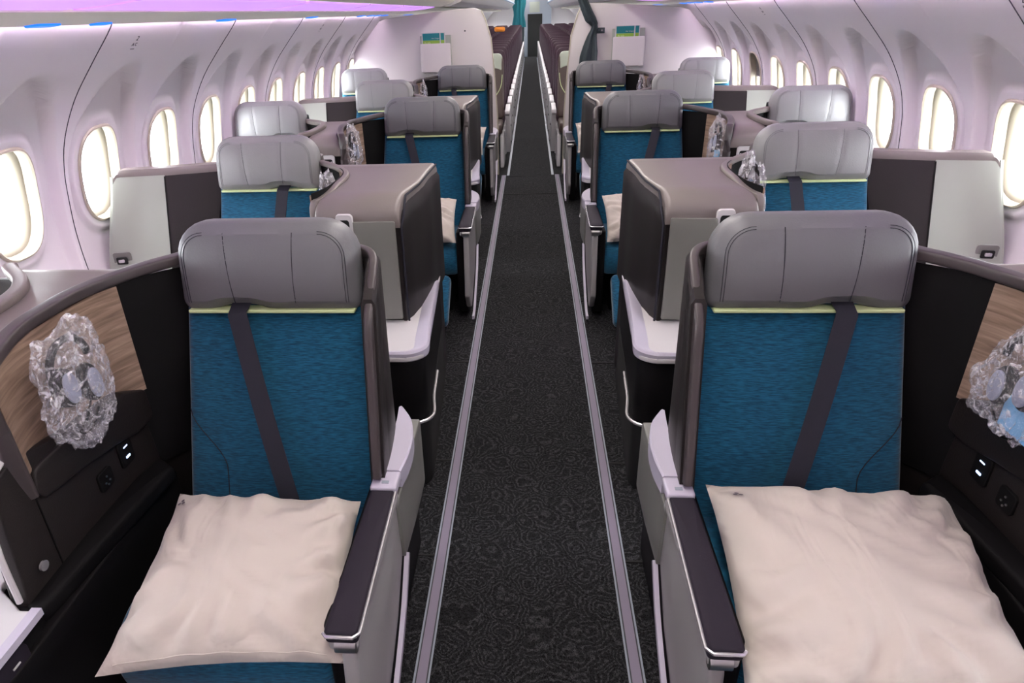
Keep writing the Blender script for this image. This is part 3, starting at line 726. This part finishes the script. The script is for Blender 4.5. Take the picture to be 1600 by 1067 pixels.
        so = MB().slab(rrect(.050, .050, .010), .008, .002, (.979, -.295, .612), (0, 1, 0), (0, 0, 1), (-1, 0, 0)).build('power_socket', 'black', e, side)
        for a, c in ((-.008, -.006), (.008, -.006), (0, .008), (0, -.014)):
            MB().tube([(.9785, -.295+a, .612+c), (.9765, -.295+a, .612+c)], .0026, 8).build('socket_hole', 'steel', so, side)
        MB().tube([(.978, -.535, .585), (.973, -.535, .585)], .011, 14).build('headphone_jack', 'silver', e, side)
        pad = rpoly([(.915, -.14), (.975, -.10), (1.06, -.50), (1.055, -.55), (.975, -.605), (.955, -.59)], [.01, .01, .02, .03, .02, .02])
        pd = MB().slab(densify(pad, .03), .045, .012, (0, 0, .535), (1, 0, 0), (0, 1, 0), (0, 0, 1), bulge=.006).build('ledge_pad', 'black', e, side)
        MB().slab(densify(rpoly([(-.10, .08), (-.10, .50), (-.90, .49), (-.90, .08)], .02), .05), .03, .006, (.938, 0, 0), (.0, 1, 0), (0, 0, 1), (-1, 0, 0)).build('inner_side_panel', 'black', e, side)
    return e
def back_partition(side):
    """curved partition beside the window in single-seat rows"""
    e = empty('window_partition')
    out = spline([(1.33, .07, 0), (1.40, .045, 0), (1.48, .020, 0), (1.545, .000, 0), (1.64, -.018, 0), (1.74, -.035, 0), (1.762, -.036, 0)], 5)
    i0 = min(range(len(out)), key=lambda i: abs(out[i].x-1.545))
    fx = lambda x, z: x+max(0, x-1.545)/.217*.042*sstep(1.0, .6, z)+max(0, 1.44-x)/.11*.048*sstep(.95, .6, z)
    def strip(a, c, z0, z1, off, name, m):
        R = []
        for p in out[a:c]:
            y = p.y-off; zt = z1-.03*sstep(1.735, 1.762, p.x)*(1 if z1 > .98 else 0)
            zs = [z0+(zt-z0)*q_/8 for q_ in range(9)]
            R.append([(fx(p.x, z), y-.3*(1-z), z) for z in zs]+[(fx(p.x, z), y+.03-.3*(1-z), z) for z in zs[::-1]])
        return MB().loft(R).build(name, m, e, side)
    strip(0, i0+1, .40, .985, .0, 'leather_panel', 'darkleather')
    strip(i0, len(out), .40, .985, .002, 'locker_door', 'panel_lt')
    MB().tube([(out[i0].x, out[i0].y-.004-.3*(1-z), z) for z in (.42, .7, .98)], .0025, 6).build('door_gap', 'gap', e, side)
    R = []
    for p in out:
        d = .028*sstep(1.72, 1.765, p.x)**2
        R.append([(p.x, p.y-.006, .982-d), (p.x, p.y-.006, 1.000-d), (p.x, p.y+.004, 1.012-d), (p.x, p.y+.05, 1.014-d), (p.x, p.y+.06, 1.0-d), (p.x, p.y+.06, .982-d)])
    MB().loft(R).build('top_rim', 'taupe', e, side)
    MB().sweep([(fx(1.762, z)+.002, -.036-.3*(1-z)+.01, z) for z in (.985, .97, .95, .90, .85, .8, .75, .7, .65, .6)], [(-.009, -.006), (.009, -.006), (.009, .006), (-.009, .006)], up=(1, 0, 0)).build('edge_rim', 'panel_lt', e, side)
    l = MB().slab(rrect(.075, .065, .012), .006, .002, (1.748, -0.139, 0.655), (1, -.17, 0), (0, 0, 1), (-.17, -1, 0)).build('latch_plate', 'panel', e, side)
    MB().slab(rrect(.045, .032, .006), .004, .001, (1.748, -0.147, 0.652), (1, -.17, 0), (0, 0, 1), (-.17, -1, 0)).build('latch_recess', 'gap', l, side)
    MB().slab(rrect(.024, .014, .004), .006, .001, (1.748, -0.152, 0.652), (1, -.17, 0), (0, 0, 1), (-.17, -1, 0)).build('latch_button', 'silver', l, side)
    MB().box(1.345, 1.76, .06, .45, .10, .93, .02).build('foot_locker', 'darkleather', e, side)
    MB().box(1.355, 1.77, -.80, -.17, .50, .53, .006).build('side_table', 'white', e, side)
    MB().box(1.36, 1.74, -.78, -.17, .08, .498, .006).build('table_cabinet', 'black', e, side)
    return e
def shell_behind(e, u0, u1, side, m='darkleather'):
    P = spline([(u0-.005, .055, 0), (u0+.02, .10, 0), (u0+.10, .12, 0), (u1-.10, .12, 0), (u1-.02, .10, 0), (u1+.005, .055, 0)], 5)
    R = [[(p.x, p.y, .35), (p.x, p.y, 1.025), (p.x, p.y+.008, 1.036), (p.x, p.y+.03, 1.036), (p.x, p.y+.035, 1.0), (p.x, p.y+.035, .35)] for p in P]
    return MB().loft(R).build('back_shell', m, e, side)

sn = {-1: 'left', 1: 'right'}
rowname = ['front', 'second', 'third', 'fourth', 'rearmost']
protos = {}
def put(key, maker, y, label, cat, group, side):
    k = (key, side)
    if k not in protos: protos[k] = maker(); o = protos[k]
    else: o = copy_tree(protos[k])
    o.location = (0, y, 0); tag(o, label, cat, group); return o
AL = {0: 'blue aisle seat with dark grey headrest at the front %s, largest in view', 2: 'blue aisle seat with dark grey headrest in the middle of the %s side, third row', 4: 'blue aisle seat at the %s of the aisle right before the white bulkhead'}
for side in (-1, 1):
    S = sn[side]
    for r in (0, 2, 4):
        put('aisle', lambda: aisle_extras(seat_core('a', side), side), D[r], AL[r] % S, 'seat', 'aisle seats', side)
        put('mid', lambda: console('m', side), D[r], 'dark console with walnut niche between %s-side aisle seat and window seat, %s row' % (S, rowname[r]), 'console', 'centre consoles', side)
        if r == 0: continue
        def mkw():
            e = seat_core('w', side); shell_behind(e, WIN[0], WIN[1], side); return e
        put('win', mkw, D[r], 'light grey topped %s window seat, %s' % (S, {2: 'third row, behind the front single seat', 4: 'rearmost row by the bulkhead'}[r]), 'seat', 'window seats', side)
    for r in (1, 3):
        def mks():
            e = seat_core('s', side); shell_behind(e, SGL[0], SGL[1], side, 'taupe'); return e
        put('single', mks, D[r], '%s single seat with pale grey headrest flanked by two consoles, %s' % (S, 'directly behind the front row' if r == 1 else 'smaller, fourth row'), 'seat', 'single seats', side)
        put('privacy', lambda: console('a', side), D[r], 'tall taupe console with shelf %s of the aisle, %s' % (S, 'larger, behind the front seat' if r == 1 else 'smaller, fourth row'), 'console', 'aisle privacy consoles', side)
        put('part', lambda: back_partition(side), D[r], 'curved grey partition with locker door by the %s windows, %s' % (S, 'nearer and larger' if r == 1 else 'farther and smaller'), 'partition', 'window partitions', side)

# ------------------------------------------------------------------ pillows
def pillow(corners, T, seed, name='pillow', side=1, mark=None):
    """corners: front-left, front-right, back-right, back-left (x,y,z world)"""
    c = [Vector(p) for p in corners]; cen = sum(c, Vector())/4; e = None
    nrm = (c[1]-c[0]).cross(c[3]-c[0]).normalized()
    if nrm.z < 0: nrm = -nrm
    n = 44; rings = [[], []]; v = []; f = []
    def P(i, j, sgn):
        a, b_ = i/n, j/n; x, y = 2*a-1, 2*b_-1
        pin = .055
        aa = a+ (-1 if x > 0 else 1)*pin*(1-y*y)*abs(x)**3*.55; bb = b_+(-1 if y > 0 else 1)*pin*(1-x*x)*abs(y)**3*.55
        p = c[0]*(1-aa)*(1-bb)+c[1]*aa*(1-bb)+c[2]*aa*bb+c[3]*(1-aa)*bb
        h = max(0, (1-x**4)*(1-y**4))**.62
        ed = max(abs(x), abs(y))
        w = noise.noise(Vector((x*2.2+seed, y*1.4, seed)))*.014
        # folds running in from the edges
        ang = math.atan2(y, x); w += sin(ang*13+noise.noise(Vector((x*2, y*2, seed)))*5+seed)*.0095*sstep(.30, .8, ed)*(1-sstep(.93, 1, ed))
        w += abs(noise.noise(Vector((x*3+y*4+seed, (x-y)*1.1, 2))))*-.016
        if ed >= .9999: return p+nrm*noise.noise(Vector((x*3, y*3, seed)))*.004
        return p+nrm*(sgn*(T*h*(1 if sgn > 0 else .45))+(w if sgn > 0 else 0)*sstep(1, .9, ed)*1.0+(w if sgn > 0 else 0)*.0)
    b = MB()
    for sgn in (1, -1):
        b.loft([[P(i, j, sgn) for i in range(n+1)] for j in range(n+1)], closed=False, cap=False)
    b.v = [tuple(Vector(q)-cen) for q in b.v]
    o = b.build(name, 'pillow', None, 1, angle=80); o.location = cen
    return o, cen, nrm, c, P
PIL = [
 (0, -1, [(-.822, .765, .450), (-.352, .825, .440), (-.400, 1.200, .520), (-.838, 1.185, .540)], .075, 1.3, 'cream white pillow lying on the front left aisle seat'),
 (0, 1, [(.372, .745, .455), (.900, .770, .445), (.945, 1.250, .53), (.405, 1.240, .56)], .085, 4.7, 'cream white pillow filling the front right aisle seat'),
 (2, -1, [(-.80, 3.40, .43), (-.40, 3.40, .44), (-.42, 3.70, .60), (-.80, 3.72, .60)], .07, 2.2, 'small cream pillow on the third row left aisle seat'),
 (2, 1, [(.41, 3.42, .43), (.80, 3.40, .43), (.82, 3.72, .60), (.40, 3.70, .61)], .07, 6.1, 'small cream pillow on the third row right aisle seat'),
 (4, -1, [(-.78, 5.94, .43), (-.42, 5.90, .43), (-.40, 6.20, .62), (-.80, 6.22, .60)], .07, 8.4, 'tiny distant cream pillow on the rearmost left aisle seat'),
 (4, 1, [(.41, 5.90, .43), (.80, 5.92, .43), (.80, 6.22, .60), (.40, 6.18, .64)], .07, 9.9, 'tiny distant cream pillow on the rearmost right aisle seat')]
for r, side, cs_, T, seed, lab in PIL:
    o, cen, nrm, c, P = pillow(cs_, T, seed); tag(o, lab, 'pillow', 'pillows on the aisle seats')
    # embroidered shamrock mark near a back corner, edge hem
    if r == 0:
        i, j = (3, 39) if side == -1 else (4, 39)
        p = P(i, j, 1); ax = (P(i+1, j, 1)-P(i-1, j, 1)).normalized(); ay = (P(i, j+1, 1)-P(i, j-1, 1)).normalized(); nn = ax.cross(ay).normalized()
        b = MB()
        for a0 in (90, 210, 330):
            ctr = p+(ax*cos(radians(a0))+ay*sin(radians(a0)))*.007+nn*.0025
            b.add([ctr+(ax*cos(t)+ay*sin(t))*.0048 for t in [2*pi*k/12 for k in range(12)]], [tuple(range(12))])
        b.v = [tuple(Vector(q)-cen) for q in b.v]; b.build('embroidered_leaf', 'markgrey', o)
        # hem seam
        hem = [P(i, 1, 1)+nrm*.001-cen for i in range(3, 42)]
        MB().tube(hem, .0012, 5).build('hem_stitch', 'pillow', o)

# ------------------------------------------------------------------ wrapped headphones
def headset(loc, sc, side, seed, label, card=False, rot=0):
    e = empty('wrapped_headphones', loc); tag(e, label, 'headphones', 'headphones in clear bags')
    rnd = random.Random(seed)
    # crumpled bag
    bm = bmesh.new(); bmesh.ops.create_icosphere(bm, subdivisions=5, radius=1)
    for v in bm.verts:
        p = v.co.copy(); q = p*1.7+Vector((seed, 0, 0))
        k = 1+.35*noise.noise(q)+.30*abs(noise.noise(p*3.5+Vector((0, seed, 0))))-.12*abs(noise.noise(p*9+Vector((seed, seed, 0))))
        v.co = Vector((p.x*.030*k, p.y*.072*k, p.z*.098*k*(1+.18*p.y)))
    me = bpy.data.meshes.new('plastic_bag'); bm.to_mesh(me); bm.free(); me.materials.append(M['film'])
    bag = bpy.data.objects.new('plastic_bag', me); COL.objects.link(bag); bag.parent = e; bag.rotation_euler = (rot, 0, 0)
    # headband and two ear cups
    MB().tube([(.0, .045*cos(a)+.0, .035+.045*sin(a)) for a in [pi*k/14 for k in range(15)]], .006, 8).build('headband', 'black', e)
    for k, y in enumerate((-.030, .022)):
        cup = MB().slab(superell(.020, .034, 2.2, 1, 28), .020, .006, (-side*.014, y, .012-.02*k), (0, 1, .1), (0, -.1, 1), (-side, -.15 if k else .15, 0), bulge=.002).build('ear_cup', 'black', e)
        MB().slab(superell(.015, .027, 2.2, 1, 28), .006, .003, (-side*.019, y, .012-.02*k), (0, 1, .1), (0, -.1, 1), (-side, -.15 if k else .15, 0), bulge=.003).build('ear_pad', 'foam', cup)
    if card: MB().box(-.003, .003, -.055, .01, -.07, -.015).build('card', 'bluecard', e)
    MB().tube(spline([(0, .03, -.02), (.003, .0, -.055), (.0, -.025, -.075), (.0, .0, -.085), (0, .03, -.06)], 5), .002, 6).build('cable', 'black', e)
    for o in [bag]: o.scale = (1, 1, 1)
    e.scale = (sc,)*3
    return e
headset((-.945, 1.115, .885), 1.3, -1, 3, 'headphones wrapped in crinkled clear plastic in the front left walnut niche')
headset((.935, 1.165, .868), 1.25, 1, 11, 'headphones with blue card in clear plastic in the front right walnut niche', card=True, rot=.5)
headset((-.965, 3.60, .90), 1.25, -1, 5, 'headphones in shiny clear bag in the third row left niche')
headset((.965, 3.60, .90), 1.25, 1, 6, 'headphones in shiny clear bag in the third row right niche', card=True)
headset((-.765, 2.42, .93), 1.0, -1, 8, 'clear plastic bag peeking out beside the left single seat headrest')
headset((.775, 2.38, .935), 1.35, 1, 9, 'bulky clear plastic bag beside the right single seat headrest')
headset((-.96, 6.2, .92), 1.0, -1, 15, 'distant clear bag beside the rearmost left aisle headrest')
headset((.96, 6.2, .92), 1.0, 1, 16, 'distant clear bag beside the rearmost right aisle headrest')
# cards in the magazine slots
for side in (-1, 1):
    for r in range(5):
        if r in (0,): continue
        yf = D[r]+(-.53 if r % 2 else -.50); x = .636 if r % 2 else 1.075; zc = .868 if r % 2 else .865
        ww = .034 if r % 2 else .060; hh = .09 if r % 2 else .035
        for k in range(4 if r % 2 else 5):
            xx = side*(x-ww/2+ww*(k+.5)/(4 if r % 2 else 5))
            o = MB().box(xx-.003, xx+.003, yf-.0105-.0006*k, yf-.0055, zc-hh*.62, zc+hh*.25-.004*(k % 2)).build('folded_card', 'white')
            tag(o, 'white folded card standing in the magazine slot of the %s console, %s row' % (sn[side], rowname[r]), 'card', 'cards in %s %s row slot' % (sn[side], rowname[r]))

# ------------------------------------------------------------------ bulkheads and pockets
for side in (-1, 1):
    q = [(.336, .0), (.336, .6), (.366, 1.09), (.386, 1.32), (.44, 1.50), (.475, 1.572), (.54, 1.598), (.70, 1.592), (1.1, 1.560), (1.40, 1.535), (1.56, 1.49), (1.66, 1.42), (1.76, 1.28), (1.84, 1.10), (1.86, .9), (1.84, .5), (1.7, .05), (1.65, .0)]
    q = rpoly(q, [0]+[.05]*4+[.04]+[.05]*3+[.08]+[.05]*6+[0, 0], 3)
    b = MB().slab(densify(q, .08), .05, .010, (0, 7.05, 0), (1, 0, 0), (0, 0, 1), (0, -1, 0))
    w = b.build('wall_bulkhead_'+sn[side], 'bulk', None, side, kind='structure')
    MB().sweep([(a+.002, 7.075, c) for a, c in ((.336, .0), (.336, .6), (.366, 1.09), (.386, 1.32), (.44, 1.50), (.475, 1.572))], [(-.004, -.03), (.004, -.03), (.004, .03), (-.004, .03)], up=(0, 1, 0)).build('edge_trim', 'cream', w, side)
    p = empty('literature_pocket', (side*.93, 7.04, 1.17)); tag(p, 'white literature pocket mounted on the %s bulkhead' % sn[side], 'holder')
    R = MB().slab(rrect(.30, .26, .012), .012, .004, (0, -.078, 0), (1, 0, 0), (0, 0, 1), (0, -1, 0)).build('pocket_front', 'bulk', p)
    MB().box(-.15, .15, -.052, .0, -.13, .20, .004).build('pocket_back', 'panel_lt', p); MB().box(-.145, .145, -.067, -.05, -.128, -.10).build('pocket_base', 'bulk', p)
    mg = empty('safety_brochure', (side*.93-.015, 6.975, 1.34)); tag(mg, 'teal and green brochure in the %s bulkhead pocket' % sn[side], 'brochure', 'bulkhead brochures')
    MB().box(-.115, .115, -.0, .006, -.11, .055).build('page', 'white', mg)
    MB().box(-.105, .060, -.002, .0, .008-.02, .050).build('cover_teal', 'tealprint', mg); MB().box(-.105, .060, -.002, .0, -.045, -.013).build('cover_green', 'greenprint', mg)
    MB().box(.072, .105, -.002, .0, -.01, .050).build('spine_teal', 'tealprint', mg); MB().box(.072, .105, -.002, .0, -.045, -.011).build('spine_green', 'greenprint', mg)
    rot = Matrix.Rotation(pi/2, 4, 'X')
    text_mesh('cover_text', 'Aer Lingus', .018, 'white', mg, Matrix.Translation((.02, -.003, .006)) @ rot)
    text_mesh('cover_text', 'fly safe', .022, 'lime', mg, Matrix.Translation((-.06, -.003, -.032)) @ rot)
o = MB().tube([(-.64, 7.04, 1.40), (-.64, 7.03, 1.40)], .008, 12).build('coat_button', 'mark'); tag(o, 'small dark stud on the left bulkhead', 'stud')
# tied dark curtain at the right bulkhead
b = MB(); path = spline([(.44, 6.94, 1.72), (.50, 6.94, 1.58), (.56, 6.94, 1.46), (.60, 6.95, 1.40), (.575, 6.95, 1.31), (.555, 6.95, 1.16), (.55, 6.95, .98), (.55, 6.95, .7)], 6); wid = [.035, .045, .05, .028, .05, .085, .09, .09]
R = []
for i, p in enumerate(path):
    k = i/(len(path)-1)*7; a = int(k); w = wid[a]+(wid[min(a+1, 7)]-wid[a])*(k-a)
    R.append([(p.x+w*cos(t), p.y+.030*sin(t)*(1+.35*sin(t*6)), p.z+w*.25*cos(t)) for t in [2*pi*j/36 for j in range(36)]])
cu = b.loft(R).build('tied_curtain', 'darkcurtain', None, 1); tag(cu, 'dark curtain gathered and tied against the right bulkhead', 'curtain')
tb = MB().box(.57, .70, 6.965, 6.985, 1.335, 1.385, .004).build('tie_strap', 'darkcurtain', cu); MB().tube([(.672, 6.966, 1.362), (.672, 6.960, 1.362)], .007, 12).build('snap_stud', 'silver', cu)

# ------------------------------------------------------------------ economy cabin
def economy(side, first=False):
    e = empty('economy_seat_row')
    for k in range(3):
        u0 = .30+.47*k; uc = u0+.215
        N = Vector((0, -.97, .24)).normalized(); Bv = Vector((0, .24, .97)).normalized()
        q = densify(rpoly([(-.215, -.36), (.215, -.36), (.215, .22), (.20, .33), (-.20, .33), (-.215, .22)], [.04, .04, .04, .06, .06, .04]), .06)
        s_ = MB().slab(q, .09, .025, (uc, .0, .82), (1, 0, 0), Bv, N, bulge=.012, inner=3).build('seat_back', 'econ' if not first else 'econ_back', e, side)
        MB().slab(rrect(.40, .19, (.02, .05, .05, .02)), .05, .02, (uc, .055, 1.055), (1, 0, 0), Bv, N, bulge=.015, inner=2).build('headrest', 'econ_grey' if first else 'econ', s_, side)
        if first: MB().tube(spline([(uc-.20, -.02, .93), (uc-.18, -.04, .80), (uc-.1, -.10, .68)], 4), .004, 5).build('lime_piping', 'lime', s_, side)
        MB().box(u0+.005, u0+.425, -.50, -.06, .36, .47, .03).build('seat_cushion', 'econ' if not first else 'econ_back', e, side)
    for k in range(4):
        u = .25+.47*k
        a = MB().slab(densify(rpoly([(-.42, .56), (-.42, .60), (-.10, .63), (-.02, .60), (-.02, .18), (-.12, .10), (-.30, .40), (-.36, .54)] if k == 0 else [(-.42, .56), (-.42, .60), (-.10, .63), (-.02, .60), (-.02, .52)], .015, 3), .08), .05, .008, (u-.025+.05*0, 0, 0), (0, 1, 0), (0, 0, 1), (-1, 0, 0), inner=1).build('armrest', 'econ_arm', e, side)
        if k == 0: MB().box(u-.034, u-.027, -.16, -.13, .40, .42).build('armrest_button', 'mark', a, side)
    MB().box(.29, .33, -.45, -.02, .0, .34, .008).build('leg', 'econ_arm', e, side); MB().box(1.15, 1.19, -.45, -.02, .0, .34, .008).build('leg', 'econ_arm', e, side)
    return e
NE = 23; PE = .765
for side in (-1, 1):
    f = economy(side, True); f.location = (0, 7.85, 0)
    tag(f, 'first economy row on the %s with sage grey headrests just past the bulkhead' % sn[side], 'seat row', 'economy seat rows')
    p0 = economy(side)
    for k in range(1, NE):
        o = p0 if k == 1 else copy_tree(p0)
        o.location = (0, 7.85+PE*k, 0)
        tag(o, 'aubergine leather economy seat row receding along the %s of the far aisle' % sn[side], 'seat row', 'economy rows on the '+sn[side])
o = MB().slab(rrect(.24, .10, .04), .05, .02, (-.70, 16.33, 1.205), (1, 0, 0), (0, 0, 1), (0, -1, 0), bulge=.02).build('orange_vest', 'orange'); 
o.location = (0, 0, 0); tag(o, 'bright orange folded vest on top of a left economy seat', 'vest')
# far curtain and galley
R = []
for k in range(9):
    z = 2.05-1.0*k/8; w = .20+.03*sin(k)
    R.append([(-.42+w*cos(t)*(1+.12*sin(t*7)), 25.9+.10*sin(t)*(1+.3*sin(t*9)), z) for t in [2*pi*j/40 for j in range(40)]])
o = MB().loft(R).build('teal_curtain', 'teal'); tag(o, 'teal curtain bunched at the far left end of the aisle', 'curtain')
o = MB().loft([[(-.38+.15*cos(t), 26.2+.08*sin(t)*(1+.3*sin(t*8)), z) for t in [2*pi*j/40 for j in range(40)]] for z in (1.15, .6, .02)]).build('dark_curtain', 'darkcurtain'); tag(o, 'black drape below the teal curtain at the aisle end', 'curtain')
g = empty('rear_galley', (0, 27.2, 0)); tag(g, 'dark galley wall with grey oven panel at the far end of the aisle', 'galley')
MB().box(-.25, .75, 0, .3, 0, 2.1, .01).build('galley_wall', 'engine', g); MB().box(-.12, .42, -.02, .0, .0, 1.45).build('galley_opening', 'gap', g); MB().box(-.05, .32, -.03, -.02, 1.50, 1.85).build('galley_panel', 'panel_lt', g)

# ------------------------------------------------------------------ outside
o = MB().box(-120, 120, -60, 160, -3.3, -3.2).build('apron', 'concrete'); tag(o, 'pale concrete apron outside the windows', 'ground', kind='structure')
e = empty('parked_engine', (-9.2, 8.6, -.1)); tag(e, 'blurred grey aircraft engine outside the nearest left window', 'engine')
def rev(prof, n=32): return [[(r*cos(2*pi*k/n), y, r*sin(2*pi*k/n)) for k in range(n)] for r, y in prof]
MB().loft(rev([(.75, .0), (.95, -.05), (1.05, .1), (1.12, .8), (1.05, 1.8), (.8, 2.9), (.6, 3.2)])).build('cowling', 'engine', e)
MB().loft(rev([(.02, -.15), (.2, .05), (.22, .2)])).build('spinner', 'white', e)
MB().box(-.1, .1, .6, 2.4, 1.0, 1.8).build('pylon', 'panel_lt', e)
